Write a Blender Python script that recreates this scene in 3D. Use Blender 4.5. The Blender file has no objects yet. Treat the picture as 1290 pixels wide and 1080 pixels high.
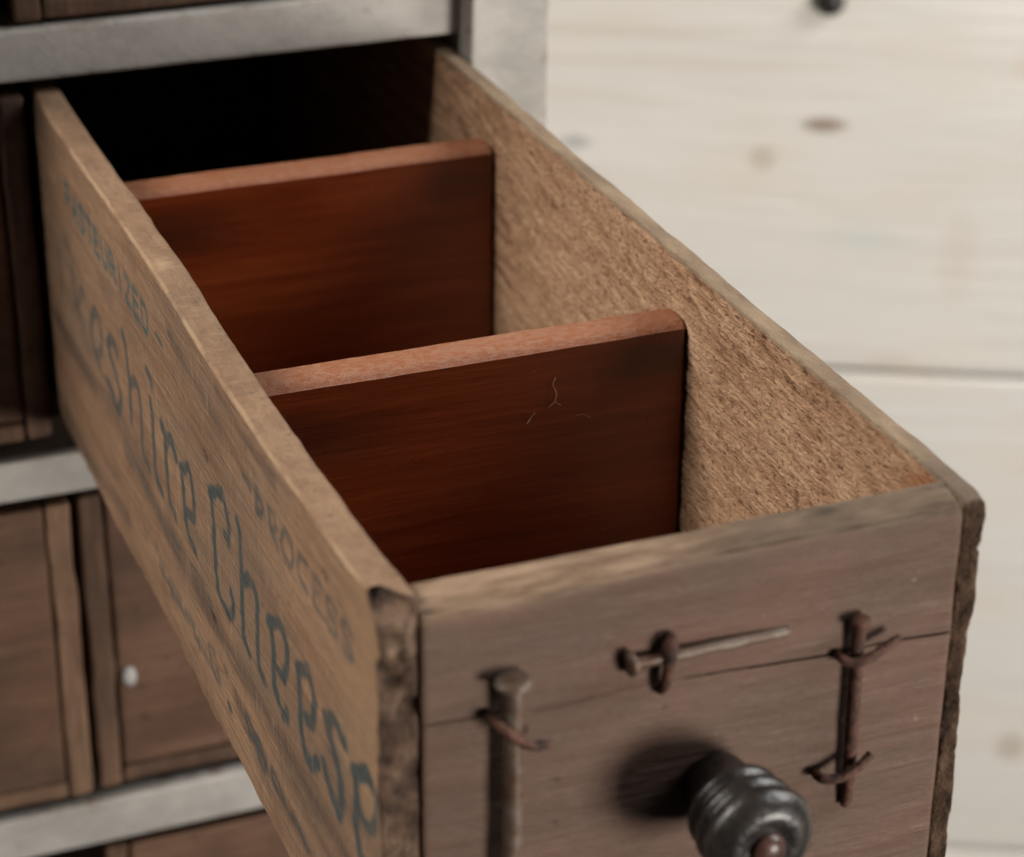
import bpy, math, random
import numpy as np
from mathutils import Vector, Matrix
# Author units are decimetres; everything is scaled by S into metres.
S = 0.1
scene = bpy.context.scene
COL = scene.collection
random.seed(4)

# ------------------------------------------------------------------ camera
cam_d = bpy.data.cameras.new("camera")
cam = bpy.data.objects.new("camera", cam_d)
COL.objects.link(cam)
CR = Vector((0.92961844, -0.3684328, 0.00817468))
CU = Vector((0.16030296, 0.42424625, 0.89124524))
CF = Vector((0.33183206, 0.82720759, -0.453448))
CP = Vector((-1.0576, -3.2128, 2.0651))
m = Matrix.Identity(4)
for i in range(3):
    m[i][0], m[i][1], m[i][2], m[i][3] = CR[i], CU[i], -CF[i], CP[i] * S
cam.matrix_world = m
cam_d.sensor_width = 36.0
cam_d.lens = 36.0 * 3047.4 / 1290.0
cam_d.clip_start = 0.01
cam_d.clip_end = 20.0
cam_d.dof.use_dof = True
cam_d.dof.focus_distance = 5.02 * S
cam_d.dof.aperture_fstop = (cam_d.lens / 1000.0) / 0.0058
scene.camera = cam

# ------------------------------------------------------------------ world, lamps, exposure
world = bpy.data.worlds.new("World")
scene.world = world
world.use_nodes = True
bg = world.node_tree.nodes["Background"]
bg.inputs[0].default_value = (0.95, 0.97, 1.0, 1)
bg.inputs[1].default_value = 0.022

def area(name, loc, target, size, power, color, size_y=None):
    d = bpy.data.lights.new(name, 'AREA')
    d.energy = power
    d.color = color
    d.size = size * S
    if size_y:
        d.shape = 'RECTANGLE'
        d.size_y = size_y * S
    o = bpy.data.objects.new(name, d)
    COL.objects.link(o)
    o.location = Vector(loc) * S
    o.rotation_euler = (Vector(target) - Vector(loc)).to_track_quat('-Z', 'Y').to_euler()
    return o
KEY = area("key_window", (7.6, -11.8, -2.2), (0.6, 0.5, -0.5), 4.2, 22.5, (1.0, 0.93, 0.85))
SIDE = area("side_window", (-9.5, 3.0, 8.5), (0.6, 1.2, -0.3), 5.0, 25.5, (1.0, 0.93, 0.85))
WALL_L = area("wall_fill", (9.0, -1.0, 6.0), (4.5, 4.5, -1.5), 5.0, 11.0, (1.0, 0.985, 0.96))  # extra lamp added only to brighten the plank wall

scene.view_settings.view_transform = 'Standard'
scene.view_settings.look = 'None'
scene.view_settings.exposure = 0.0
scene.view_settings.gamma = 1.0
scene.view_settings.use_curve_mapping = False
scene.render.engine = 'CYCLES'
scene.cycles.adaptive_threshold = 0.004

# ------------------------------------------------------------------ numpy noise
_rng = np.random.RandomState(11)
_PERM = np.tile(_rng.permutation(256), 3)
_VAL = _rng.rand(256) * 2 - 1
def vnoise(x, y, z, seed=0):
    x = np.asarray(x, float) + seed * 17.13; y = np.asarray(y, float) + seed * 5.7; z = np.asarray(z, float) + seed * 3.3
    x, y, z = np.broadcast_arrays(x, y, z)
    xi, yi, zi = np.floor(x).astype(int), np.floor(y).astype(int), np.floor(z).astype(int)
    xf, yf, zf = x - xi, y - yi, z - zi
    f = lambda t: t * t * (3 - 2 * t)
    u, v, w = f(xf), f(yf), f(zf)
    def h(a, b, c):
        return _VAL[_PERM[_PERM[_PERM[a & 255] + (b & 255)] + (c & 255)]]
    def lp(a, b, t): return a + (b - a) * t
    return lp(lp(lp(h(xi, yi, zi), h(xi + 1, yi, zi), u), lp(h(xi, yi + 1, zi), h(xi + 1, yi + 1, zi), u), v),
              lp(lp(h(xi, yi, zi + 1), h(xi + 1, yi, zi + 1), u), lp(h(xi, yi + 1, zi + 1), h(xi + 1, yi + 1, zi + 1), u), v), w)
def fbm(x, y, z, o=3, seed=0):
    s = 0; a = 1.0; t = 0
    for i in range(o):
        s = s + a * vnoise(x * 2 ** i, y * 2 ** i, z * 2 ** i, seed + i * 3); t += a; a *= .5
    return s / t
def sstep(a, b, x):
    t = np.clip((x - a) / (b - a), 0, 1)
    return t * t * (3 - 2 * t)

# ------------------------------------------------------------------ objects
def props(o, label=None, cat=None, group=None, kind=None):
    if label: o['label'] = label
    if cat: o['category'] = cat
    if group: o['group'] = group
    if kind: o['kind'] = kind
    return o
def empty(name, loc):
    o = bpy.data.objects.new(name, None)
    o.empty_display_size = .02
    COL.objects.link(o)
    o.location = Vector(loc) * S
    return o
def world_loc(o):
    v = Vector(o.location)
    while o.parent: o = o.parent; v += o.location
    return v / S
def mesh(name, V, F, mat, parent=None, smooth=True, attrs=None, angle=None):
    """V in author units, in world coordinates of the thing's rest place."""
    V = np.asarray(V, float)
    if parent is not None: V = V - np.array(world_loc(parent))
    me = bpy.data.meshes.new(name)
    me.from_pydata((V * S).tolist(), [], [list(map(int, f)) for f in F])
    me.validate()
    if smooth: me.polygons.foreach_set('use_smooth', [True] * len(me.polygons))
    if attrs:
        for k, a in attrs.items():
            at = me.attributes.new(k, 'FLOAT', 'POINT'); at.data.foreach_set('value', np.asarray(a, float))
    mats = mat if isinstance(mat, (list, tuple)) else [mat]
    for q in mats: me.materials.append(q)
    me.update()
    if angle is not None: me.set_sharp_from_angle(angle=math.radians(angle))
    o = bpy.data.objects.new(name, me)
    COL.objects.link(o)
    if parent is not None: o.parent = parent
    return o
def copy_tree(o, parent=None):
    c = o.copy(); COL.objects.link(c); c.parent = parent
    for ch in list(o.children): copy_tree(ch, c)
    return c

def axis(a, b, step, edge=.02, n=3):
    """grid lines from a to b, denser near both ends"""
    L = b - a; edge = min(edge, L * .3)
    e = edge * (np.linspace(0, 1, n + 1) ** 1.2)
    k = max(2, int(round((L - 2 * edge) / step)) + 1)
    mid = np.linspace(a + edge, b - edge, k)
    return np.concatenate([a + e[:-1], mid, (b - e[:-1])[::-1]])
def lattice(xs, ys, zs):
    """closed surface of the grid xs*ys*zs -> V, F"""
    nx, ny, nz = len(xs), len(ys), len(zs)
    idx = -np.ones((nx, ny, nz), int)
    I, J, K = np.meshgrid(range(nx), range(ny), range(nz), indexing='ij')
    surf = (I == 0) | (I == nx - 1) | (J == 0) | (J == ny - 1) | (K == 0) | (K == nz - 1)
    idx[surf] = np.arange(surf.sum())
    V = np.stack([np.asarray(xs)[I[surf]], np.asarray(ys)[J[surf]], np.asarray(zs)[K[surf]]], 1)
    F = []
    def q(A, flip):
        a, b, c, d = A[:-1, :-1].ravel(), A[1:, :-1].ravel(), A[1:, 1:].ravel(), A[:-1, 1:].ravel()
        F.append(np.stack([a, d, c, b] if flip else [a, b, c, d], 1))
    q(idx[0], True); q(idx[-1], False)
    q(idx[:, 0], False); q(idx[:, -1], True)
    q(idx[:, :, 0], True); q(idx[:, :, -1], False)
    return V, np.concatenate(F)
def roundbox(V, lo, hi, r):
    lo = np.array(lo, float); hi = np.array(hi, float)
    c = np.clip(V, lo + r, hi - r)
    d = V - c
    n = np.linalg.norm(d, axis=1)
    many = (np.abs(d) > 1e-9).sum(1) > 1
    mx = np.abs(d).max(1)
    k = np.where(many & (n > 1e-9), mx / np.maximum(n, 1e-9), 1)   # square shell -> round shell
    return c + d * k[:, None]
def board(lo, hi, step, r=.006, wob=.002, seed=0, freq=2.5, edge=.02):
    xs, ys, zs = [axis(lo[i], hi[i], step[i], edge) for i in range(3)]
    V, F = lattice(xs, ys, zs)
    P0 = V.copy()
    V = roundbox(V, lo, hi, r)
    for a in range(3):
        V[:, a] += wob * fbm(P0[:, 0] * freq, P0[:, 1] * freq, P0[:, 2] * freq, 4, seed + a * 7)
    return V, F, P0

# ------------------------------------------------------------------ node helper
class NT:
    def __init__(s, name):
        s.m = bpy.data.materials.new(name); s.m.use_nodes = True
        s.t = s.m.node_tree; s.t.nodes.clear()
        s.out = s.t.nodes.new('ShaderNodeOutputMaterial')
        s.b = s.t.nodes.new('ShaderNodeBsdfPrincipled')
        s.t.links.new(s.b.outputs[0], s.out.inputs[0])
        tc = s.t.nodes.new('ShaderNodeTexCoord'); s.obj = tc.outputs['Object']
        mp = s.t.nodes.new('ShaderNodeMapping'); mp.inputs['Scale'].default_value = (10, 10, 10)
        s.t.links.new(s.obj, mp.inputs[0]); s.p = mp.outputs[0]          # author units
    def lk(s, a, inp):
        if isinstance(a, (int, float)): inp.default_value = a
        elif isinstance(a, (tuple, list)): inp.default_value = tuple(a) + ((1,) if len(a) == 3 and len(inp.default_value) == 4 else ())
        else: s.t.links.new(a, inp)
    def vary(s):
        """shift the pattern per object so copies differ"""
        oi = s.t.nodes.new('ShaderNodeObjectInfo')
        r = s.M('MULTIPLY', oi.outputs['Random'], 37.0)
        v = s.t.nodes.new('ShaderNodeVectorMath'); v.operation = 'ADD'
        cb = s.t.nodes.new('ShaderNodeCombineXYZ')
        s.lk(r, cb.inputs[0]); s.lk(s.M('MULTIPLY', r, 1.7), cb.inputs[1]); s.lk(s.M('MULTIPLY', r, .6), cb.inputs[2])
        s.t.links.new(s.p, v.inputs[0]); s.t.links.new(cb.outputs[0], v.inputs[1]); s.p = v.outputs[0]
        return oi.outputs['Random']
    def M(s, op, a, b=0.0, c=None):
        n = s.t.nodes.new('ShaderNodeMath'); n.operation = op
        s.lk(a, n.inputs[0]); s.lk(b, n.inputs[1])
        if c is not None: s.lk(c, n.inputs[2])
        return n.outputs[0]
    def xyz(s):
        n = s.t.nodes.new('ShaderNodeSeparateXYZ'); s.t.links.new(s.p, n.inputs[0]); return n.outputs
    def noise(s, scale, detail=4, rough=.6, dist=0.0, rot=(0, 0, 0), off=(0, 0, 0)):
        mp = s.t.nodes.new('ShaderNodeMapping'); mp.inputs['Scale'].default_value = scale
        mp.inputs['Rotation'].default_value = rot; mp.inputs['Location'].default_value = off
        s.t.links.new(s.p, mp.inputs[0])
        n = s.t.nodes.new('ShaderNodeTexNoise'); n.inputs['Scale'].default_value = 1
        n.inputs['Detail'].default_value = detail; n.inputs['Roughness'].default_value = rough
        n.inputs['Distortion'].default_value = dist
        s.t.links.new(mp.outputs[0], n.inputs[0]); return n.outputs[0]
    def ramp(s, f, stops, interp='LINEAR'):
        n = s.t.nodes.new('ShaderNodeValToRGB'); n.color_ramp.interpolation = interp
        e = n.color_ramp.elements
        while len(e) < len(stops): e.new(.5)
        for i, (p, c) in enumerate(stops):
            e[i].position = p; e[i].color = (c, c, c, 1) if isinstance(c, (int, float)) else tuple(c) + (1,)
        s.lk(f, n.inputs[0]); return n.outputs[0]
    def mix(s, f, a, b, mode='MIX'):
        n = s.t.nodes.new('ShaderNodeMix'); n.data_type = 'RGBA'; n.blend_type = mode
        s.lk(f, n.inputs[0]); s.lk(a, n.inputs[6]); s.lk(b, n.inputs[7]); return n.outputs[2]
    def attr(s, name):
        n = s.t.nodes.new('ShaderNodeAttribute'); n.attribute_name = name; return n.outputs['Fac']
    def bump(s, h, dist, strength=1.0, prev=None):
        n = s.t.nodes.new('ShaderNodeBump'); n.inputs['Strength'].default_value = strength
        n.inputs['Distance'].default_value = dist * S
        s.lk(h, n.inputs['Height'])
        if prev is not None: s.t.links.new(prev, n.inputs['Normal'])
        return n.outputs[0]
    def fin(s, color, rough, normal=None, spec=.3, metal=None, coat=None, coat_r=.2):
        s.lk(color, s.b.inputs['Base Color']); s.lk(rough, s.b.inputs['Roughness'])
        s.b.inputs['Specular IOR Level'].default_value = spec
        if normal is not None: s.t.links.new(normal, s.b.inputs['Normal'])
        if metal is not None: s.lk(metal, s.b.inputs['Metallic'])
        if coat is not None:
            s.lk(coat, s.b.inputs['Coat Weight']); s.lk(coat_r, s.b.inputs['Coat Roughness'])
        return s.m
def g3(axis_i, along, across):
    v = [across] * 3; v[axis_i] = along; return tuple(v)

def wood(name, ax, dark, mid, light, rough=.75, bump=.003, contrast=1.0, fine=60, patch=.35, patch_col=None, vary=False, spec=.25, dust=None, coat=None, coat_r=.3):
    """weathered wood with grain along axis ax"""
    n = NT(name)
    if vary: n.vary()
    big = n.noise(g3(ax, .7, 5), 4, .6, .6)
    med = n.noise(g3(ax, 2.2, 22), 5, .65, .3, off=(3, 1, 7))
    fin = n.noise(g3(ax, 5, fine * 1.3), 4, .7, off=(9, 4, 2))
    pat = n.noise((2.6, 2.6, 2.6), 4, .6, off=(5, 5, 1))
    h = n.M('ADD', n.M('MULTIPLY', big, .45), n.M('ADD', n.M('MULTIPLY', med, .35), n.M('MULTIPLY', fin, .2)))
    c = n.ramp(h, [(.5 - .16 / contrast, dark), (.5, mid), (.5 + .15 / contrast, light)])
    if patch_col:
        c = n.mix(n.M('MULTIPLY', n.ramp(pat, [(.45, 0.0), (.65, 1.0)]), patch), c, patch_col)
    speck = n.noise((38, 38, 38), 3, .6, off=(1, 8, 3))
    c = n.mix(n.M('MULTIPLY', n.ramp(speck, [(.27, 1.0), (.38, 0.0)]), .6), c, tuple(v * .35 for v in dark))
    if dust:
        d = n.noise((9, 9, 9), 6, .7, off=(2, 2, 2))
        c = n.mix(n.M('MULTIPLY', n.ramp(d, [(.4, 0.0), (.62, 1.0)]), dust[1]), c, dust[0])
    nb = n.bump(n.M('ADD', n.M('MULTIPLY', fin, .6), n.M('MULTIPLY', med, .6)), bump)
    r = n.M('ADD', rough - .1, n.M('MULTIPLY', pat, .2))
    return n.fin(c, r, nb, spec=spec, coat=coat, coat_r=coat_r), n

# stamped lettering, traced strokes on the board: (strength, width, [[y, z], ...])
INK = [
  (0.45,0.050,[[2.584,-0.37],[2.574,-0.402],[2.579,-0.444],[2.583,-0.485]]),
  (0.50,0.050,[[2.488,-0.298],[2.434,-0.301],[2.413,-0.338],[2.415,-0.384],[2.412,-0.415],[2.38,-0.421],[2.367,-0.465]]),
  (0.60,0.050,[[2.302,-0.366],[2.349,-0.408],[2.403,-0.45]]),
  (0.40,0.050,[[2.403,-0.45],[2.336,-0.451],[2.328,-0.487]]),
  (0.75,0.050,[[2.15,-0.357],[2.205,-0.391],[2.22,-0.418],[2.221,-0.454],[2.202,-0.484],[2.157,-0.502]]),
  (0.70,0.045,[[2.15,-0.357],[2.116,-0.367],[2.104,-0.403],[2.112,-0.448],[2.162,-0.479]]),
  (0.85,0.045,[[1.935,-0.376],[1.955,-0.363],[1.998,-0.365],[2.036,-0.392],[2.025,-0.415],[1.992,-0.429],[1.961,-0.446],[1.941,-0.462],[1.929,-0.481]]),
  (0.85,0.045,[[1.942,-0.464],[1.923,-0.484],[1.939,-0.519],[1.978,-0.55],[2.019,-0.525],[2.069,-0.503]]),
  (0.90,0.045,[[1.857,-0.288],[1.835,-0.312],[1.826,-0.363],[1.816,-0.401],[1.821,-0.452],[1.825,-0.503]]),
  (0.90,0.045,[[1.816,-0.401],[1.758,-0.365],[1.724,-0.377],[1.714,-0.415],[1.715,-0.476],[1.723,-0.514],[1.713,-0.543],[1.67,-0.548]]),
  (0.85,0.045,[[1.623,-0.279],[1.586,-0.295]]),
  (0.90,0.050,[[1.611,-0.353],[1.598,-0.387],[1.601,-0.433],[1.599,-0.461],[1.602,-0.507],[1.598,-0.544],[1.551,-0.553]]),
  (0.90,0.050,[[1.511,-0.365],[1.482,-0.376],[1.48,-0.397],[1.485,-0.449],[1.481,-0.501],[1.474,-0.539],[1.428,-0.554]]),
  (0.90,0.050,[[1.477,-0.389],[1.434,-0.359],[1.409,-0.371],[1.389,-0.388]]),
  (0.95,0.045,[[1.346,-0.395],[1.336,-0.419],[1.335,-0.462],[1.331,-0.519],[1.302,-0.544],[1.254,-0.553]]),
  (0.95,0.045,[[1.346,-0.395],[1.278,-0.356],[1.258,-0.377],[1.241,-0.42],[1.253,-0.47],[1.319,-0.483]]),
  (1.00,0.045,[[1.105,-0.326],[0.997,-0.277],[0.972,-0.304],[0.956,-0.331],[0.969,-0.375],[0.991,-0.371]]),
  (1.00,0.045,[[1.092,-0.323],[1.082,-0.38],[1.081,-0.436],[1.082,-0.507],[1.073,-0.533],[1.075,-0.544],[1.041,-0.56],[0.982,-0.559],[0.953,-0.53],[0.952,-0.504],[0.962,-0.493]]),
  (1.00,0.045,[[0.887,-0.284],[0.875,-0.309],[0.873,-0.352],[0.874,-0.407],[0.872,-0.418],[0.878,-0.476],[0.881,-0.547],[0.841,-0.567]]),
  (1.00,0.045,[[0.876,-0.416],[0.819,-0.377],[0.778,-0.379],[0.759,-0.406],[0.771,-0.456],[0.774,-0.527],[0.762,-0.561],[0.73,-0.568]]),
  (1.00,0.045,[[0.688,-0.403],[0.607,-0.36],[0.583,-0.367],[0.558,-0.386],[0.561,-0.425],[0.586,-0.473],[0.626,-0.48]]),
  (1.00,0.050,[[0.669,-0.398],[0.657,-0.431],[0.658,-0.485],[0.657,-0.539],[0.651,-0.537],[0.637,-0.55],[0.611,-0.567],[0.58,-0.561],[0.573,-0.543]]),
  (1.00,0.050,[[0.495,-0.396],[0.425,-0.355],[0.403,-0.375],[0.386,-0.401],[0.393,-0.439],[0.41,-0.468],[0.448,-0.478]]),
  (1.00,0.050,[[0.48,-0.391],[0.482,-0.434],[0.483,-0.474],[0.482,-0.521],[0.47,-0.545],[0.46,-0.559],[0.424,-0.568],[0.377,-0.532]]),
  (1.00,0.050,[[0.325,-0.398],[0.267,-0.365],[0.24,-0.371],[0.221,-0.381],[0.207,-0.381]]),
  (1.00,0.055,[[0.3,-0.386],[0.295,-0.411],[0.302,-0.417],[0.276,-0.433],[0.254,-0.457],[0.239,-0.486],[0.234,-0.516],[0.245,-0.559]]),
  (1.00,0.055,[[0.342,-0.512],[0.326,-0.53],[0.293,-0.55],[0.252,-0.564]]),
  (1.00,0.055,[[0.159,-0.411],[0.079,-0.36],[0.06,-0.367],[0.042,-0.378]]),
  (1.00,0.055,[[0.146,-0.407],[0.144,-0.461],[0.155,-0.519],[0.142,-0.549],[0.13,-0.569]]),
  (0.85,0.050,[[0.042,-0.378],[0.03,-0.40],[0.038,-0.44],[0.066,-0.472],[0.10,-0.48],[0.142,-0.47]]),
  (0.90,0.050,[[0.13,-0.565],[0.10,-0.574],[0.06,-0.55]]),
  (0.80,0.022,[[0.83,-0.144],[0.773,-0.151]]),
  (0.80,0.022,[[0.727,-0.122],[0.733,-0.148],[0.735,-0.18],[0.698,-0.171]]),
  (0.80,0.022,[[0.726,-0.139],[0.697,-0.135],[0.683,-0.148],[0.701,-0.165],[0.73,-0.172]]),
  (0.80,0.022,[[0.653,-0.124],[0.644,-0.146],[0.641,-0.167],[0.621,-0.177]]),
  (0.70,0.022,[[0.645,-0.123],[0.614,-0.123],[0.598,-0.147],[0.635,-0.164],[0.592,-0.186]]),
  (0.80,0.022,[[0.55,-0.12],[0.571,-0.158],[0.557,-0.18],[0.512,-0.184],[0.493,-0.156],[0.502,-0.126],[0.538,-0.117]]),
  (0.75,0.022,[[0.404,-0.12],[0.451,-0.126],[0.469,-0.158],[0.45,-0.177],[0.411,-0.182]]),
  (0.75,0.020,[[0.365,-0.116],[0.366,-0.157],[0.369,-0.186],[0.313,-0.181]]),
  (0.70,0.020,[[0.362,-0.116],[0.317,-0.118]]),
  (0.60,0.020,[[0.366,-0.155],[0.33,-0.142]]),
  (0.80,0.022,[[0.237,-.127],[0.253,-.118],[0.277,-.118],[0.290,-.130],[0.284,-.146],[0.246,-.156],[0.234,-.170],[0.250,-.182],[0.281,-.182],[0.293,-.172]]),
  (0.75,0.022,[[0.149,-.127],[0.165,-.118],[0.190,-.118],[0.202,-.130],[0.196,-.146],[0.158,-.156],[0.146,-.170],[0.162,-.182],[0.193,-.182],[0.205,-.172]]),
  (0.54,0.030,[[1.916,-0.632],[1.882,-0.637],[1.835,-0.64]]),
  (0.47,0.030,[[1.928,-0.633],[1.899,-0.634]]),
  (0.47,0.030,[[1.854,-0.622],[1.835,-0.638]]),
  (0.54,0.040,[[1.741,-0.63],[1.719,-0.635]]),
  (0.54,0.030,[[1.587,-0.615],[1.578,-0.648]]),
  (0.54,0.030,[[1.475,-0.615],[1.436,-0.628]]),
  (0.54,0.030,[[1.449,-0.615],[1.42,-0.627]]),
  (0.54,0.030,[[1.395,-0.604],[1.355,-0.61]]),
  (0.81,0.022,[[1.311,-0.613],[1.291,-0.638],[1.253,-0.646]]),
  (0.68,0.022,[[1.305,-0.61],[1.254,-0.599],[1.196,-0.603]]),
  (0.54,0.030,[[1.159,-0.612],[1.126,-0.634]]),
  (0.68,0.030,[[1.756,-0.762],[1.75,-0.78]]),
  (0.68,0.030,[[1.649,-0.74],[1.634,-0.744]]),
  (0.74,0.030,[[1.592,-0.778],[1.572,-0.786]]),
  (0.74,0.030,[[1.551,-0.787],[1.496,-0.782]]),
  (0.74,0.030,[[1.522,-0.806],[1.433,-0.784]]),
  (0.74,0.030,[[1.423,-0.788],[1.394,-0.799]]),
  (0.68,0.030,[[1.347,-0.766],[1.318,-0.777]]),
  (0.81,0.022,[[1.316,-0.776],[1.305,-0.797],[1.274,-0.791],[1.273,-0.812]]),
  (0.68,0.022,[[1.392,-0.776],[1.353,-0.785]]),
  (0.81,0.022,[[1.181,-0.745],[1.178,-0.777],[1.147,-0.795],[1.12,-0.803]]),
  (0.68,0.022,[[1.166,-0.737],[1.127,-0.735]]),
  (0.81,0.020,[[1.112,-0.768],[1.107,-0.795]]),
  (0.94,0.030,[[1.034,-0.808],[1.021,-0.811]]),
  (0.90,0.025,[[0.893,-0.744],[0.88,-0.77],[0.854,-0.775],[0.837,-0.775]]),
  (0.80,0.025,[[0.875,-0.738],[0.833,-0.75],[0.79,-0.745],[0.766,-0.759]]),
  (0.80,0.025,[[0.883,-0.793],[0.79,-0.745]]),
  (0.80,0.025,[[0.816,-0.779],[0.797,-0.796]]),
  (0.90,0.025,[[0.872,-0.78],[0.819,-0.77],[0.776,-0.768],[0.746,-0.769],[0.764,-0.807],[0.806,-0.802]]),
  (0.90,0.025,[[0.712,-0.764],[0.702,-0.784],[0.67,-0.791]]),
  (0.80,0.025,[[0.699,-0.759],[0.658,-0.76],[0.637,-0.78],[0.604,-0.781]]),
  (0.80,0.030,[[0.573,-0.782],[0.533,-0.778],[0.503,-0.785],[0.473,-0.796]]),
  (0.80,0.025,[[2.42,-0.182],[2.42,-0.12],[2.378,-0.12],[2.368,-0.129],[2.368,-0.145],[2.378,-0.152],[2.42,-0.152]]),
  (0.80,0.025,[[2.341,-0.182],[2.314,-0.12],[2.286,-0.182]]),
  (0.80,0.025,[[2.331,-0.16],[2.296,-0.16]]),
  (0.80,0.025,[[2.214,-0.129],[2.228,-0.12],[2.249,-0.12],[2.263,-0.132],[2.256,-0.145],[2.221,-0.156],[2.214,-0.17],[2.228,-0.182],[2.252,-0.182],[2.263,-0.173]]),
  (0.85,0.022,[[2.184,-0.12],[2.129,-0.12]]),
  (0.85,0.022,[[2.156,-0.12],[2.156,-0.182]]),
  (0.85,0.022,[[2.057,-0.12],[2.105,-0.12],[2.105,-0.182],[2.057,-0.182]]),
  (0.85,0.022,[[2.105,-0.15],[2.067,-0.15]]),
  (0.85,0.022,[[2.027,-0.12],[2.027,-0.17],[2.013,-0.182],[1.989,-0.182],[1.975,-0.17],[1.975,-0.12]]),
  (0.85,0.022,[[1.948,-0.182],[1.948,-0.12],[1.91,-0.12],[1.896,-0.129],[1.896,-0.142],[1.91,-0.151],[1.948,-0.151]]),
  (0.85,0.022,[[1.921,-0.151],[1.894,-0.182]]),
  (0.85,0.022,[[1.845,-0.12],[1.845,-0.182]]),
  (0.85,0.022,[[1.791,-0.12],[1.739,-0.12],[1.791,-0.182],[1.739,-0.182]]),
  (0.85,0.022,[[1.664,-0.12],[1.712,-0.12],[1.712,-0.182],[1.664,-0.182]]),
  (0.85,0.022,[[1.712,-0.15],[1.674,-0.15]]),
  (0.85,0.022,[[1.634,-0.182],[1.634,-0.12],[1.602,-0.12],[1.582,-0.136],[1.582,-0.166],[1.602,-0.182],[1.634,-0.182]]),
  (0.90,0.020,[[1.511,-0.147],[1.456,-0.152]]),
  (0.50,0.020,[[2.52,-0.15],[2.47,-0.15]]),
]
# ------------------------------------------------------------------ shape helpers
def tube(path, rad, seg=12, cap=True, sub=4, wob=0.0, seed=0):
    P = np.array(path, float)
    R = np.array(rad if hasattr(rad, '__len__') else [rad] * len(P), float)
    if len(P) > 2 and sub > 1:      # Catmull-Rom
        Q, T = [], []
        E = np.vstack([2 * P[0] - P[1], P, 2 * P[-1] - P[-2]])
        for i in range(len(P) - 1):
            p0, p1, p2, p3 = E[i:i + 4]
            for k in range(sub):
                t = k / sub
                Q.append(.5 * ((2 * p1) + (-p0 + p2) * t + (2 * p0 - 5 * p1 + 4 * p2 - p3) * t * t + (-p0 + 3 * p1 - 3 * p2 + p3) * t ** 3))
                T.append(R[i] + (R[i + 1] - R[i]) * t)
        Q.append(P[-1]); T.append(R[-1]); P, R = np.array(Q), np.array(T)
    V, F = [], []
    n = len(P); up = None
    for i in range(n):
        d = P[min(i + 1, n - 1)] - P[max(i - 1, 0)]; d /= np.linalg.norm(d)
        if up is None:
            up = np.cross(d, (0, 0, 1) if abs(d[2]) < .9 else (1, 0, 0))
        a = up - d * (up @ d); a /= np.linalg.norm(a); up = a
        b = np.cross(d, a)
        for k in range(seg):
            t = 2 * math.pi * k / seg
            rr = R[i] * (1 + wob * float(vnoise(i * .7, math.cos(t) * 2, math.sin(t) * 2, seed)))
            V.append(P[i] + rr * (math.cos(t) * a + math.sin(t) * b))
    for i in range(n - 1):
        for k in range(seg):
            k2 = (k + 1) % seg
            F.append((i * seg + k, i * seg + k2, (i + 1) * seg + k2, (i + 1) * seg + k))
    if cap:
        F.append(tuple(range(seg))[::-1]); F.append(tuple((n - 1) * seg + k for k in range(seg)))
    return np.array(V), F
def join(*parts):
    V, F, o = [], [], 0
    for v, f in parts:
        V.append(v); F += [tuple(int(i) + o for i in q) for q in f]; o += len(v)
    return np.vstack(V), F
def lathe(prof, org, ax, seg=48):
    ax = np.array(ax, float); ax /= np.linalg.norm(ax)
    a = np.cross(ax, (0, 0, 1) if abs(ax[2]) < .9 else (1, 0, 0)); a /= np.linalg.norm(a); b = np.cross(ax, a)
    V, F = [], []
    for d, r in prof:
        for k in range(seg):
            t = 2 * math.pi * k / seg
            V.append(np.array(org) + ax * d + r * (math.cos(t) * a + math.sin(t) * b))
    for i in range(len(prof) - 1):
        for k in range(seg):
            k2 = (k + 1) % seg
            F.append((i * seg + k, i * seg + k2, (i + 1) * seg + k2, (i + 1) * seg + k))
    F.append(tuple(range(seg))[::-1]); F.append(tuple((len(prof) - 1) * seg + k for k in range(seg)))
    return np.array(V), F
def seg_dist(y, z, pts):
    best = np.full(y.shape, 9.0); along = np.zeros(y.shape)
    pts = np.array(pts, float); cum = 0
    for a, b in zip(pts[:-1], pts[1:]):
        d = b - a; L2 = max(d @ d, 1e-12)
        t = np.clip(((y - a[0]) * d[0] + (z - a[1]) * d[1]) / L2, 0, 1)
        q = np.hypot(y - a[0] - t * d[0], z - a[1] - t * d[1])
        m_ = q < best
        best = np.where(m_, q, best); along = np.where(m_, cum + t * math.sqrt(L2), along); cum += math.sqrt(L2)
    return best, along

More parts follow.
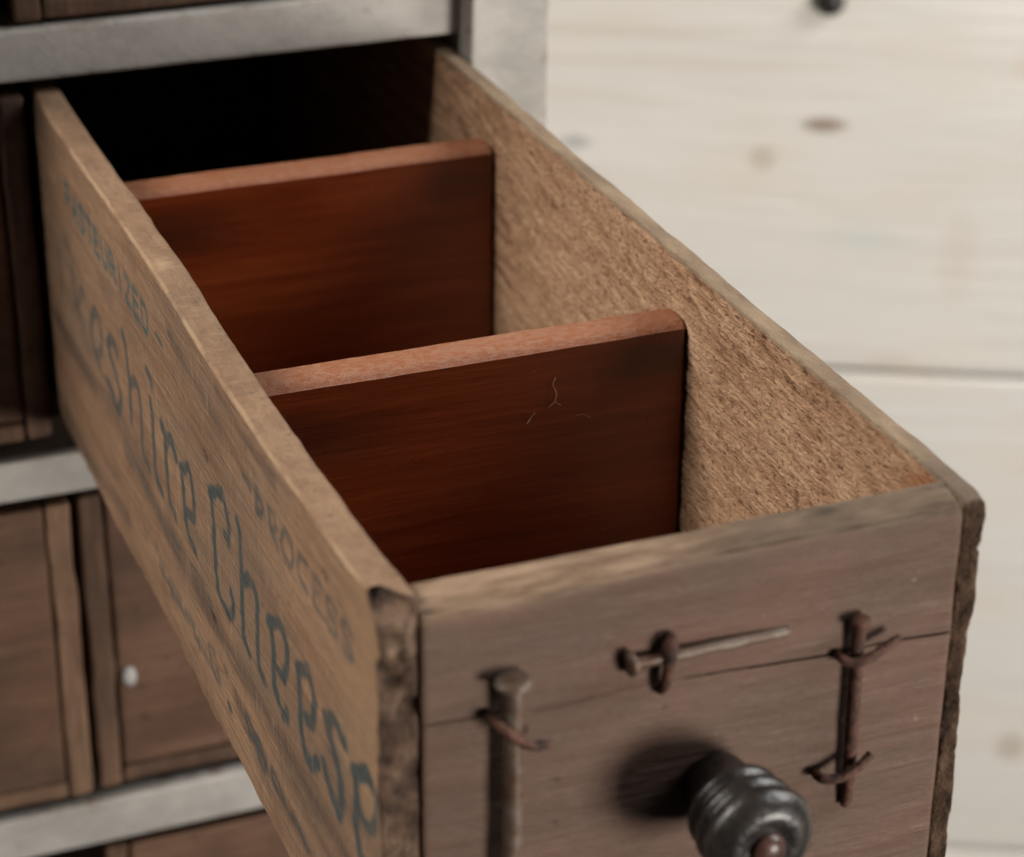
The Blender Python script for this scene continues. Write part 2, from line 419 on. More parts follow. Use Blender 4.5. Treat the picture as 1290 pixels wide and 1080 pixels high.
# ------------------------------------------------------------------ materials
L = 2.73
def mat_left():
    n = NT('weathered_box_wood')
    ink, stain, edge, end, warm, hole = [n.attr(k) for k in ('ink', 'stain', 'edge', 'end', 'warm', 'hole')]
    big = n.noise(g3(1, 1.3, 5.5), 5, .6, .6)
    med = n.noise(g3(1, 3.5, 20), 6, .7, .5, off=(3, 1, 7))
    fin = n.noise(g3(1, 6, 90), 4, .7, off=(9, 4, 2))
    h = n.M('ADD', n.M('MULTIPLY', big, .4), n.M('ADD', n.M('MULTIPLY', med, .35), n.M('MULTIPLY', fin, .25)))
    c = n.ramp(h, [(.32, (.128, .070, .040)), (.5, (.222, .129, .076)), (.68, (.325, .203, .124))])
    pat = n.noise((2.5, 1.6, 4.5), 5, .6, off=(5, 5, 1))
    c = n.mix(n.M('MULTIPLY', n.ramp(pat, [(.46, 0.0), (.60, 1.0)]), .6), c, (.172, .116, .078))
    pt2 = n.noise((7, 2.2, 16), 6, .7, .4, off=(15, 2, 11))
    c = n.mix(n.M('MULTIPLY', n.ramp(pt2, [(.52, 0.0), (.68, 1.0)]), .45), c, (.095, .062, .042))
    c = n.mix(n.M('MULTIPLY', warm, .8), c, (.40, .25, .13))
    c = n.mix(stain, c, (.075, .05, .038))
    inkc = n.mix(n.noise((14, 14, 14), 4, .6), (.033, .042, .043), (.055, .068, .068))
    wear = n.ramp(n.M('ADD', n.M('MULTIPLY', fin, .6), n.M('MULTIPLY', n.noise((30, 30, 30), 3, .7), .4)), [(.36, .72), (.50, 1.0)])
    inkc = n.mix(n.attr('teal'), inkc, (.022, .075, .082))
    c = n.mix(n.M('MULTIPLY', ink, wear), c, inkc)
    tpn = n.ramp(n.noise((30, 14, 6), 6, .72, .6, off=(4, 4, 4)), [(.34, (.19, .12, .075)), (.5, (.28, .18, .112)), (.66, (.37, .25, .16))])
    c = n.mix(n.M('MULTIPLY', n.attr('topf'), .5), c, tpn)
    endn = n.noise((22, 22, 14), 5, .7)
    ec = n.ramp(endn, [(.32, (.027, .015, .010)), (.5, (.088, .052, .035)), (.70, (.185, .115, .074))])
    c = n.mix(end, c, ec)
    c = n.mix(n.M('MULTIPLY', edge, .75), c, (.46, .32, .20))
    c = n.mix(hole, c, (.015, .008, .005))
    sp = n.noise((45, 45, 45), 2, .5, off=(1, 2, 8))
    c = n.mix(n.M('MULTIPLY', n.ramp(sp, [(.26, 1.0), (.34, 0.0)]), .55), c, (.05, .03, .02))
    vf = n.noise((14, 60, 9), 5, .75, .4, off=(8, 1, 1))
    c = n.mix(n.M('MULTIPLY', n.ramp(vf, [(.30, 1.0), (.44, 0.0)]), .35), c, (.09, .06, .042))
    c = n.mix(n.M('MULTIPLY', n.ramp(vf, [(.56, 0.0), (.68, 1.0)]), .30), c, (.42, .29, .19))
    nb = n.bump(n.M('ADD', n.M('MULTIPLY', vf, .6), n.M('ADD', n.M('MULTIPLY', fin, .7), n.M('MULTIPLY', med, .4))), .009)
    return n.fin(c, .72, nb, spec=.25)
def mat_right():
    n = NT('rough_sawn_wood')
    fib, org, end, topm = [n.attr(k) for k in ('fib', 'orange', 'end', 'top')]
    f = n.noise((110, 14, 130), 5, .75, rot=(math.radians(9), 0, 0))
    big = n.noise((2, 1.2, 3), 4, .6)
    pk = n.noise((120, 48, 105), 3, .6, rot=(math.radians(9), 0, 0), off=(3, 3, 3))
    hh = n.M('ADD', n.M('MULTIPLY', fib, .55), n.M('MULTIPLY', f, .45))
    c = n.ramp(hh, [(.26, (.09, .043, .022)), (.40, (.38, .208, .118)), (.54, (.56, .34, .205)), (.70, (.76, .52, .34))])
    c = n.mix(n.M('MULTIPLY', n.ramp(big, [(.4, 0.0), (.65, 1.0)]), .3), c, (.38, .23, .14))
    c = n.mix(n.M('MULTIPLY', n.ramp(pk, [(.33, 1.0), (.43, 0.0)]), .75), c, (.10, .052, .03))
    tn = n.noise((14, 5, 14), 5, .6)
    tc = n.ramp(tn, [(.35, (.27, .195, .135)), (.5, (.35, .255, .175)), (.65, (.43, .325, .22))])
    yy = n.xyz()[1]
    tc = n.mix(n.ramp(n.M('ADD', yy, n.M('MULTIPLY', tn, .2)), [(.22, .75), (.36, 0.0)]), tc, (.19, .145, .11))
    c = n.mix(topm, c, tc)
    c = n.mix(org, c, (.36, .13, .04))
    endn = n.noise((14, 14, 9), 6, .75)
    ec = n.ramp(endn, [(.34, (.035, .020, .013)), (.48, (.13, .078, .05)), (.64, (.26, .16, .10))])
    c = n.mix(end, c, ec)
    nb = n.bump(n.M('ADD', n.M('MULTIPLY', f, .8), n.M('MULTIPLY', pk, .8)), .026)
    return n.fin(c, .85, nb, spec=.15)
def mat_front():
    n = NT('stained_front_wood')
    crack, wearm = n.attr('crack'), n.attr('wear')
    big = n.noise(g3(0, .8, 6), 4, .6, .6)
    med = n.noise(g3(0, 2.4, 26), 5, .65, .3, off=(3, 1, 7))
    fin = n.noise(g3(0, 7, 95), 4, .7, off=(9, 4, 2))
    h = n.M('ADD', n.M('MULTIPLY', big, .45), n.M('ADD', n.M('MULTIPLY', med, .35), n.M('MULTIPLY', fin, .2)))
    c = n.ramp(h, [(.25, (.082, .046, .032)), (.5, (.130, .077, .055)), (.75, (.190, .116, .085))])
    gr = n.noise((3.4, 3.4, 5.5), 5, .6, off=(4, 2, 6))
    c = n.mix(n.M('MULTIPLY', n.ramp(gr, [(.42, 0.0), (.62, 1.0)]), .6), c, (.125, .084, .060))
    red = n.noise((2.3, 2.3, 3.5), 4, .6, off=(14, 2, 1))
    c = n.mix(n.M('MULTIPLY', n.ramp(red, [(.45, 0.0), (.66, 1.0)]), .35), c, (.185, .088, .064))
    sp = n.noise((26, 26, 26), 2, .5, off=(7, 7, 7))
    c = n.mix(n.M('MULTIPLY', n.ramp(sp, [(.71, 0.0), (.77, 1.0)]), .35), c, (.42, .32, .26))
    c = n.mix(n.M('MULTIPLY', n.ramp(sp, [(.24, 1.0), (.30, 0.0)]), .6), c, (.05, .03, .02))
    tn = n.noise((6, 25, 25), 5, .65)
    xx = n.xyz()[0]
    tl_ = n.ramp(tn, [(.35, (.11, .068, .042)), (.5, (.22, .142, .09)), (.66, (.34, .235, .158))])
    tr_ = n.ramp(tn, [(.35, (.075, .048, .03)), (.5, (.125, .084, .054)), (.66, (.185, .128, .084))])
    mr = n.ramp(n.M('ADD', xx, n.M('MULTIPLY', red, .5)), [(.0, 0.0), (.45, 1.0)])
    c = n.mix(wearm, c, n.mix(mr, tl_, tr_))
    sc = n.noise((5, 5, 24), 6, .8, 1.0, rot=(0, math.radians(25), 0), off=(6, 6, 6))
    c = n.mix(n.M('MULTIPLY', n.ramp(sc, [(.60, 0.0), (.70, 1.0)]), .35), c, (.30, .21, .165))
    c = n.mix(n.M('MULTIPLY', n.ramp(sc, [(.30, 1.0), (.40, 0.0)]), .5), c, (.06, .038, .028))
    c = n.mix(crack, c, (.03, .02, .015))
    nb = n.bump(n.M('ADD', n.M('MULTIPLY', fin, .6), n.M('ADD', n.M('MULTIPLY', med, .6), n.M('MULTIPLY', sc, .5))), .009)
    return n.fin(c, .58, nb, spec=.3)
def mat_mahogany():
    n = NT('varnished_red_wood')
    topm, dk = n.attr('top'), n.attr('dark')
    big = n.noise(g3(0, .7, 5), 4, .6, .8)
    med = n.noise(g3(0, 2.5, 30), 5, .6, .3)
    h = n.M('ADD', n.M('MULTIPLY', big, .6), n.M('MULTIPLY', med, .4))
    c = n.ramp(h, [(.28, (.11, .018, .005)), (.5, (.205, .038, .010)), (.74, (.33, .075, .021))])
    ss = n.noise((26, 26, 40), 4, .75, 1.5, off=(3, 9, 9))
    c = n.mix(n.M('MULTIPLY', n.ramp(ss, [(.66, 0.0), (.72, 1.0)]), .35), c, (.34, .15, .08))
    c = n.mix(n.M('MULTIPLY', n.ramp(ss, [(.30, 1.0), (.38, 0.0)]), .4), c, (.03, .010, .005))
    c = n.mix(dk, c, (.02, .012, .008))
    d = n.noise((48, 75, 75), 6, .8, off=(2, 2, 2))
    dm = n.ramp(d, [(.46, 0.0), (.54, 1.0)])
    tc = n.mix(n.M('MULTIPLY', dm, .42), (.32, .098, .030), (.42, .25, .165))
    c = n.mix(topm, c, tc)
    rough = n.M('ADD', .27, n.M('MULTIPLY', topm, n.M('ADD', .13, n.M('MULTIPLY', dm, .15))))
    nb = n.bump(n.M('ADD', n.M('MULTIPLY', med, .5), n.M('MULTIPLY', n.M('MULTIPLY', d, topm), 1.4)), .006)
    return n.fin(c, rough, nb, spec=.55)
def mat_paint():
    n = NT('worn_grey_paint'); n.vary()
    pn = n.noise((3, 3, 5), 5, .65)
    fin = n.noise((9, 60, 60), 4, .6)
    c = n.ramp(pn, [(.35, (.30, .285, .262)), (.5, (.375, .355, .33)), (.65, (.44, .415, .385))])
    w = n.noise((7, 7, 9), 6, .75, off=(3, 6, 1))
    c = n.mix(n.M('MULTIPLY', n.ramp(w, [(.64, 0.0), (.70, 1.0)]), .75), c, (.17, .13, .10))
    c = n.mix(n.M('MULTIPLY', n.attr('edge'), n.ramp(n.noise((12, 12, 12), 4, .7, off=(1, 1, 4)), [(.52, 0.0), (.66, .7)])), c, (.20, .12, .08))
    ch = n.noise((16, 16, 22), 6, .8, .5, off=(7, 2, 9))
    c = n.mix(n.M('MULTIPLY', n.ramp(ch, [(.62, 0.0), (.66, 1.0)]), .55), c, (.20, .165, .13))
    c = n.mix(n.M('MULTIPLY', n.ramp(ch, [(.30, 1.0), (.40, 0.0)]), .3), c, (.58, .56, .52))
    nb = n.bump(n.M('ADD', n.M('MULTIPLY', ch, .5), n.M('MULTIPLY', w, .5)), .006)
    return n.fin(c, .55, nb, spec=.35)
def mat_wall():
    n = NT('whitewashed_planks')
    x, y, z = n.xyz()
    a = n.noise((.5, 1, 5.5), 5, .6, .5)
    b = n.noise((1.4, 1, 26), 4, .6, off=(3, 3, 3))
    p = n.noise((1.2, 1, 2.2), 4, .6, off=(8, 1, 3))
    h = n.M('ADD', n.M('MULTIPLY', a, .6), n.M('MULTIPLY', b, .4))
    c = n.ramp(h, [(.22, (.63, .60, .55)), (.42, (.705, .682, .638)), (.62, (.73, .708, .668))])
    c = n.mix(n.M('MULTIPLY', n.ramp(p, [(.5, 0.0), (.7, 1.0)]), .35), c, (.70, .60, .48))
    def spot(s, zz, rs, rz, col, k):
        global_ = n.M('ADD', n.M('POWER', n.M('DIVIDE', n.M('SUBTRACT', x, s), rs), 2.0), n.M('POWER', n.M('DIVIDE', n.M('SUBTRACT', z, zz), rz), 2.0))
        msk = n.ramp(n.M('ADD', global_, n.M('MULTIPLY', n.M('SUBTRACT', b, .5), 1.6)), [(.05, k * .8), (1.1, 0.0)])
        return n.mix(msk, c, col)
    for s_, z_, rs, rz, col, k in WALL_SPOTS:
        c = spot(s_, z_, rs, rz, col, k)
    nb = n.bump(h, .02)
    return n.fin(c, .6, nb, spec=.25)
def wz(s, z): return s * 1.116, 2.065 + (z - 2.065) * 1.116
WALL_SPOTS = [wz(.44, -1.0) + (.11, .045, (.20, .12, .07), .95), wz(.219, -1.14) + (.07, .07, (.42, .35, .27), .6), wz(-.483, -1.10) + (.08, .05, (.22, .23, .25), .7),
              wz(1.24, -.74) + (.16, .12, (.60, .46, .32), .5), wz(.6, -1.45) + (.25, .12, (.55, .62, .58), .35), wz(1.40, -3.72) + (.09, .09, (.40, .33, .25), .7),
              wz(.98, -1.5) + (.10, .25, (.62, .53, .42), .4), wz(-.35, -.66) + (.8, .05, (.50, .42, .33), .45), wz(-.1, -.78) + (1.0, .04, (.52, .44, .35), .4), wz(-.45, -.92) + (.5, .04, (.55, .47, .38), .35), wz(.75, -1.95) + (.12, .06, (.6, .52, .42), .4)]
def simple(name, c1, c2, rough, metal=0.0, scale=20, bump=.004, spec=.4, coat=None):
    n = NT(name)
    f = n.noise((scale,) * 3, 5, .7)
    c = n.ramp(f, [(.36, c1), (.62, c2)])
    nb = n.bump(f, bump)
    return n.fin(c, rough, nb, spec=spec, metal=metal, coat=coat, coat_r=.25)

M_LEFT, M_RIGHT, M_FRONT, M_MAH, M_PAINT, M_WALL = mat_left(), mat_right(), mat_front(), mat_mahogany(), mat_paint(), mat_wall()
M_RUST = simple('rusty_iron', (.022, .011, .008), (.125, .055, .036), .7, .2, 30, .006)
M_STEEL = simple('grey_nail_steel', (.09, .045, .025), (.155, .122, .098), .5, .25, 22, .004)
M_KNOB = simple('worn_black_knob', (.007, .006, .006), (.028, .022, .018), .36, 0, 14, .006, .45, .15)
M_TIP = simple('worn_knob_tip', (.04, .018, .013), (.10, .048, .036), .34, 0, 20, .002, .5)
M_FRONT_OLD, _ = wood('old_drawer_front_wood', 0, (.05, .026, .016), (.125, .066, .040), (.21, .125, .080), .65, .004, .6, 70, .8, (.07, .040, .027), vary=True)
M_SIDE_OLD, _ = wood('old_drawer_side_wood', 2, (.035, .02, .013), (.09, .05, .032), (.18, .105, .066), .75, .006, .9, 60, .4, (.06, .038, .026), vary=True)
M_SIDE_PALE, _ = wood('pale_drawer_side_wood', 2, (.06, .033, .02), (.165, .094, .057), (.29, .18, .115), .75, .006, .9, 60, .5, (.09, .058, .038), vary=True)
M_DARK, _ = wood('cabinet_inner_wood', 1, (.04, .025, .017), (.09, .055, .036), (.15, .095, .06), .8, .004, 1, 60, .3, vary=True)
M_BOTTOM, _ = wood('drawer_bottom_wood', 1, (.06, .04, .025), (.15, .095, .06), (.24, .16, .10), .75, .004, 1, 60, .3, vary=True)
M_FIBRE = simple('pale_dried_fibre', (.30, .18, .11), (.42, .28, .18), .7)
M_FLECK = simple('white_fleck', (.25, .24, .24), (.42, .41, .40), .6, 0, 20, .002)

# ------------------------------------------------------------------ wall
WD = 9.6
wall_loc = Vector((-1.0576 + .44776 * WD, -3.2128 + .89415 * WD, 0)) * S
parts = []
for k in range(-3, 3):
    z0, z1 = -2.48 + 2.52 * k + .008, -2.48 + 2.52 * (k + 1) - .008
    xs, ys, zs = axis(-14, 10, .25, .05), np.array([0, .03, .06, .3]), axis(z0, z1, .12, .06, 4)
    V, F = lattice(xs, ys, zs)
    P0 = V.copy(); V = roundbox(V, (-14, 0, z0), (10, .3, z1), .03)
    V[:, 1] += .012 * fbm(P0[:, 0] * .6, k * 3.1, P0[:, 2] * 1.5, 3, 5)
    V[:, 2] += np.where(np.abs(P0[:, 2] - z0) < .03, -1, 1) * .004 * fbm(P0[:, 0] * 1.5, k * 5.1, 0, 3, 8)
    parts.append((V, F))
parts.append((lattice(np.array([-14, 10.]), np.array([.3005, .4]), np.array([-10., 5.]))))
V, F = join(*parts)
wall = mesh('wall', V, F, M_WALL, angle=50)
wall.location = wall_loc
wall.rotation_euler = (0, 0, math.radians(-26.6))
props(wall, 'whitewashed plank wall with knots and one dark seam, behind the grey cabinet', 'wall')
s_, z_ = wz(.43, -.52)
V, F = lathe([(0, .05), (.03, .062), (.05, .05), (.062, .02)], (s_, .002, z_), (0, -1, 0), 20)
nl = mesh('nail', V, F, M_KNOB); nl.parent = wall

# ------------------------------------------------------------------ cabinet
XS0, XS1 = 1.165, 1.392          # right stile
cab = props(empty('cabinet', (-.0, L + 1.5, -3.0)), 'grey painted wooden cabinet with rows of small drawers, one pulled open', 'cabinet')
def painted(name, lo, hi, seed, step=(.06, .06, .04), slope=0.0, r=.008):
    V, F, P0 = board(lo, hi, step, r, .005, seed, 2.0, .025)
    V[:, 2] += slope * P0[:, 0]
    e = np.minimum.reduce([np.abs(P0[:, 2] - lo[2]), np.abs(P0[:, 2] - hi[2]), ]) if hi[2] - lo[2] < 1 else np.minimum(np.abs(P0[:, 0] - lo[0]), np.abs(P0[:, 0] - hi[0]))
    return mesh(name, V, F, M_PAINT, cab, attrs={'edge': np.clip(1 - e / .02, 0, 1)}, angle=60)
for i, (a, b) in enumerate([(.0435, .180), (-1.156, -1.034), (-2.357, -2.207), (1.19, 1.33), (-3.45, -3.36)]):
    painted('rail', (-1.155, L, a), (1.1645, L + .25, b), 3 + i)
    V, F, _p = board((-1.155, L + .25, a + .02), (1.1645, L + 3.1, a + .08), (.4, .4, .03), .004, .002, 40 + i)
    mesh('dust_panel', V, F, M_DARK, cab)
painted('stile', (XS0, L - .085, -3.6), (XS1, L + .2, 1.45), 21, (.03, .06, .1))
painted('stile', (-1.39, L - .085, -3.6), (-1.156, L + .2, 1.45), 22, (.03, .06, .1))
V, F, _p = board((XS1 - .10, L + .2, -3.6), (XS1 - .002, L + 3.2, 1.45), (.05, .4, .4), .006, .004, 25)
mesh('side_panel', V, F, M_PAINT, cab, attrs={'edge': np.zeros(len(V))})
V, F, _p = board((-1.388, L + .2, -3.6), (-1.30, L + 3.2, 1.45), (.05, .4, .4), .006, .004, 26)
mesh('side_panel', V, F, M_PAINT, cab, attrs={'edge': np.zeros(len(V))})
V, F, _p = board((XS0 + .002, L + .2, -3.55), (XS0 + .05, L + 3.1, 1.4), (.05, .4, .4), .004, .002, 27)
mesh('inner_panel', V, F, M_DARK, cab)
V, F, _p = board((-1.30, L + 3.1, -3.6), (XS1 - .1, L + 3.18, 1.45), (.4, .05, .4), .004, .002, 28)
mesh('back_panel', V, F, M_DARK, cab)
V, F, _p = board((-1.45, L - .15, 1.452), (1.45, L + 3.25, 1.55), (.2, .2, .05), .01, .004, 29)
mesh('top_board', V, F, M_PAINT, cab, attrs={'edge': np.zeros(len(V))})

# ------------------------------------------------------------------ knob shape
KNOB = [(-.02, .05), (.0, .062), (.02, .066), (.055, .066), (.07, .072), (.078, .086), (.09, .0925), (.102, .089), (.108, .081), (.114, .081), (.122, .092), (.133, .099), (.146, .096),
        (.152, .089), (.158, .089), (.166, .099), (.18, .105), (.196, .101), (.21, .088), (.219, .073), (.222, .060), (.219, .046), (.217, .040)]
TIP = [(.213, .034), (.219, .033), (.228, .029), (.235, .020), (.238, .010)]
def make_knob(parent, x, y, z):
    V, F = lathe(KNOB, (x, y, z), (0, -1, 0)); k = mesh('knob', V, F, M_KNOB, parent, angle=60)
    V, F = lathe(TIP, (x, y, z), (0, -1, 0), 32); t = mesh('knob_tip', V, F, M_TIP, parent, angle=60)
    t.parent = k
    return k

# ------------------------------------------------------------------ closed drawers
GROUP = 'small wooden drawers of the cabinet'
def closed_drawer(x0, x1, z0, z1, yf, seed, label, knob=True, recess=.0, side=None):
    d = props(empty('drawer', ((x0 + x1) / 2, yf, z0)), label, 'drawer', GROUP)
    V, F, P0 = board((x0 + .075, yf + recess, z0 + .058), (x1 - .075, yf + .1, z1), (.04, .03, .03), .012, .008, seed)
    mesh('front_board', V, F, M_FRONT_OLD, d, angle=60)
    for a in (x0, x1 - .071):
        V, F, P0 = board((a, yf, z0 - .004), (a + .071, yf + 2.6, z1 + .002), (.012, .3, .012), .014, .009, seed + 3 + int(a * 7), 6)
        mesh('side_board', V, F, side or M_SIDE_OLD, d, angle=60)
    V, F, P0 = board((x0 + .075, yf + .002, z0), (x1 - .075, yf + 2.5, z0 + .054), (.05, .3, .015), .012, .007, seed + 1, 5)
    mesh('bottom_board', V, F, side or M_SIDE_OLD, d)
    if knob: make_knob(d, (x0 + x1) / 2, yf + recess, (z0 + z1) / 2 - .05)
    return d
closed_drawer(-1.135, -.028, -.985, -.004, L + .02, 60, 'closed dark drawer beside the open drawer, between two grey rails')
row3a = closed_drawer(-1.125, .002, -2.18, -1.2, L + .015, 64, 'closed brown drawer at the lower left, with a pale strip down its right edge', side=M_SIDE_PALE)
row3b = closed_drawer(.024, 1.15, -2.17, -1.19, L + .02, 68, 'closed brown drawer with a small white fleck, below the open drawer')
closed_drawer(.02, 1.15, -3.35, -2.40, L + .02, 72, 'closed brown drawer below the lowest grey rail, partly hidden by the open drawer')
closed_drawer(-1.14, -.075, .20, 1.16, L + .02, 76, 'closed dark drawer above the top grey rail, in the left corner')
closed_drawer(-.035, 1.15, .192, 1.16, L + .02, 80, 'closed dark drawer above the top grey rail, over the open drawer')
V, F = lathe([(0, .02), (.006, .02), (.01, .012)], (.135, L + .021, -1.80), (0, -1, 0), 14)
V[:, 2] = -1.80 + (V[:, 2] + 1.80) * 1.7
mesh('pale_fleck', V, F, M_FLECK, row3b)  # small pale raised spot on the drawer front

# ------------------------------------------------------------------ the open drawer
DL = 4.6          # length of the open drawer
dr = props(empty('drawer', (.575, 0, -.93)), 'open wooden box drawer with stamped lettering, red dividers and nails on its front', 'drawer', GROUP)

# left side board with the lettering
def build_left():
    lo, hi = (0, 0, -.935), (.071, DL, 0)
    xs = axis(0, .071, .008, .016, 3)
    ys = np.concatenate([np.linspace(0, .03, 5)[:-1], np.arange(.03, 2.72, .0058), np.linspace(2.72, DL, 6)])
    zs = np.concatenate([np.linspace(-.935, -.915, 4)[:-1], np.arange(-.915, -.012, .0058), np.linspace(-.012, 0, 4)])
    V, F = lattice(xs, ys, zs)
    P = V.copy(); x, y, z = P.T
    V = roundbox(V, lo, hi, .007)
    outer = sstep(.03, .0, x)
    # attributes
    ink = np.zeros(len(P))
    sel = (x < .012)
    ys_, zs_ = y[sel], z[sel]
    wob = .0035 * vnoise(ys_ * 40, zs_ * 40, 0, 3)
    acc = np.zeros(sel.sum())
    for st, w, pts in INK:
        d, _a = seg_dist(ys_, zs_, pts)
        k = st * sstep(w * .33 + .0035, w * .33 - .0035, d + wob * min(1, w / .04))
        acc = np.maximum(acc, k)
    ink[sel] = acc * (.80 + .20 * sstep(-.6, .1, fbm(ys_ * 9, zs_ * 9, 0, 4, 2)))
    stain = np.zeros(len(P))
    for pts, w, k in STAINS:
        d, _a = seg_dist(y, z, pts)
        nz = fbm(y * 1.6, z * 22, 0, 4, 9) * .4 + fbm(y * 7, z * 14, 0, 4, 6) * .6
        stain = np.maximum(stain, k * sstep(w * 1.25, -w * .1, d * (1 + .4 * nz) + w * 1.0 * nz) )
    stain *= sstep(.05, .0, x) * (.65 + .35 * sstep(-.5, .3, fbm(y * 3, z * 60, 1, 3, 12)))
    edge = .8 * sstep(.010, .003, np.hypot(x, z + 0)) * sstep(-.45, .3, fbm(y * 9, 0, 0, 4, 4))
    edge = np.maximum(edge, .9 * np.exp(-((y - 1.53) / .03) ** 2 - ((x - .03) / .016) ** 2) * sstep(-.02, 0, z))  # bright worn spot on the top edge, its glint painted into the colour
    for cx, cz in ((.045, -.045), (.022, -.085), (.05, -.09)):
        edge = np.maximum(edge, .55 * np.exp(-((x - cx) / .016) ** 2 - ((z - cz) / .020) ** 2) * sstep(.03, 0, y) * sstep(-.5, .2, fbm(x * 60, z * 60, 0, 3, 88)))
    edge = np.maximum(edge, .5 * sstep(.03, .0, z + .935) * sstep(.04, 0, x))
    end = sstep(.014, .002, y + .006 * vnoise(x * 40, z * 40, 0, 91))
    warm = sstep(.26, .05, np.hypot((y - .03) * .9, (z + .28) * .45)) * sstep(.03, 0, x)
    # pits and wear in the chipped front end
    e2 = sstep(.05, .0, y)
    V[:, 1] += e2 * ((.007 + .016 * sstep(-.30, -.1, z)) * fbm(x * 38, z * 26, 0, 4, 15) + .010)
    for cx, cz, rr, dp in [(.014, -.006, .024, .075), (.045, -.012, .014, .02), (.006, -.125, .016, .02), (.02, -.15, .018, .025), (.05, -.20, .016, .02), (.01, -.30, .012, .015), (.03, -.42, .02, .016), (.06, -.33, .015, .012)]:
        V[:, 1] += (1 if cz > -.05 else .6) * dp * np.exp(-((x - cx) ** 2 + (z - cz) ** 2) / rr ** 2) * sstep(.08, 0, y)
    for cx, cz, rr, dp in [(.042, -.05, .018, .022), (.02, -.09, .014, .018), (.05, -.10, .012, .012)]:
        V[:, 1] -= dp * np.exp(-((x - cx) ** 2 + (z - cz) ** 2) / rr ** 2) * sstep(.06, 0, y)
    V[:, 0] += e2 * .007 * fbm(0, z * 16, 3, 3, 18) * outer
    # top profile: slight waviness, ragged edges, ragged bottom
    up = sstep(-.3, 0, z)
    V[:, 2] += up * (.018 * sstep(.3, .0, y) + .010 * sstep(1.2, 1.5, y) * sstep(2.3, 1.7, y) - .008 * sstep(1.3, 1.0, y) * sstep(.4, .6, y))
    V[:, 2] += sstep(-.02, 0, z) * .0035 * fbm(y * 14, x * 20, 0, 4, 21)
    V[:, 0] += sstep(.045, .07, x) * sstep(-.03, 0, z) * .004 * fbm(y * 11, 0, 0, 4, 23)
    V[:, 0] += sstep(.03, .0, x) * sstep(-.012, 0, z) * .0035 * fbm(y * 16, 0, 2, 4, 27)
    dn = sstep(-.90, -.935, z)
    V[:, 2] += dn * (.009 * fbm(y * 9, x * 15, 0, 4, 31) + .005 * fbm(y * 42, x * 30, 0, 2, 32) + .014 * sstep(1.2, .8, y) - .010 * sstep(1.6, 2.2, y))
    V[:, 0] += dn * outer * .006 * (1 + fbm(y * 13, z * 20, 0, 4, 33))
    # gentle weathering relief along the grain
    V[:, 0] += outer * .0016 * fbm(y * 1.5, z * 45, 0, 3, 35)
    # small nail holes
    hole = np.zeros(len(P))
    for cx, cz, rr in [(.014, -.006, .020), (.004, -.118, .013), (.022, -.150, .012), (.048, -.19, .012), (.008, -.295, .009), (.045, -.075, .008), (.030, -.36, .010)]:
        hole = np.maximum(hole, .85 * np.exp(-(((x - cx) / rr) ** 2 + ((z - cz) / (rr * .8)) ** 2) * (1 + .8 * fbm(x * 90, z * 90, 0, 2, 77))) * sstep(.03, 0, y))
    for hy, hz, rr in [(1.125, -.258, .011), (1.128, -.652, .012), (1.042, -.737, .009), (.30, -.09, .009), (.9, -.80, .008)]:
        g = np.exp(-(((y - hy) / (rr * 1.5)) ** 2 + ((z - hz) / rr) ** 2)) * sstep(.02, 0, x)
        hole = np.maximum(hole, g); V[:, 0] += .008 * g
    teal = sstep(1.3, 1.6, y) * sstep(-.25, -.2, z)
    topf = sstep(-.008, -.002, z) * sstep(.004, .012, x)
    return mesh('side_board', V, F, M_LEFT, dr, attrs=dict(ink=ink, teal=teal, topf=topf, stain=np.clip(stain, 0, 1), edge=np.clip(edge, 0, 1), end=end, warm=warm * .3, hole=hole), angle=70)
_r = random.Random(9)
for z0_, ya, yb, k_ in ((-.648, 1.93, 1.18, .38), (-.802, 1.62, 1.10, .55)):   # worn-away small print
    yy_ = ya
    while yy_ > yb:
        for q in range(_r.choice((1, 2))):
            a_ = yy_ - q * .016
            INK.append((k_ * _r.uniform(.6, 1), .028, [[a_, z0_ + _r.uniform(0, .008)], [a_ - _r.uniform(0, .012), z0_ + .036]]))
        if _r.random() < .6:
            zz_ = z0_ + _r.choice((.004, .018, .034)); INK.append((k_ * .8, .024, [[yy_, zz_], [yy_ - .018, zz_]]))
        yy_ -= _r.choice((.032, .036, .036, .06))
STAINS = [([[2.68, -.60], [2.466, -.62], [2.175, -.575], [1.98, -.57], [1.703, -.62], [1.491, -.646], [1.173, -.655], [.904, -.65], [.675, -.645], [.464, -.64], [.2, -.635]], .055, .8),
          ([[2.65, -.85], [2.4, -.875], [2.2, -.86], [1.95, -.83]], .045, .7),
          ([[.95, -.75], [.75, -.778], [.6, -.79], [.3, -.79], [.0, -.79]], .04, .85),
          ([[1.374, -.09], [1.2, -.10], [1.0, -.11], [.855, -.125], [.7, -.15]], .028, .6),
          ([[1.0, -.04], [.8, -.05], [.6, -.045]], .022, .7), ([[2.3, -.5], [1.9, -.55]], .04, .5),
          ([[.55, -.69], [.3, -.70], [0, -.70]], .025, .6), ([[2.2, -.27], [1.95, -.26]], .02, .35),
          ([[.3, -.46], [.15, -.50], [.0, -.48]], .07, .45)]
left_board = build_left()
props(left_board, 'left side board stamped with worn dark lettering')

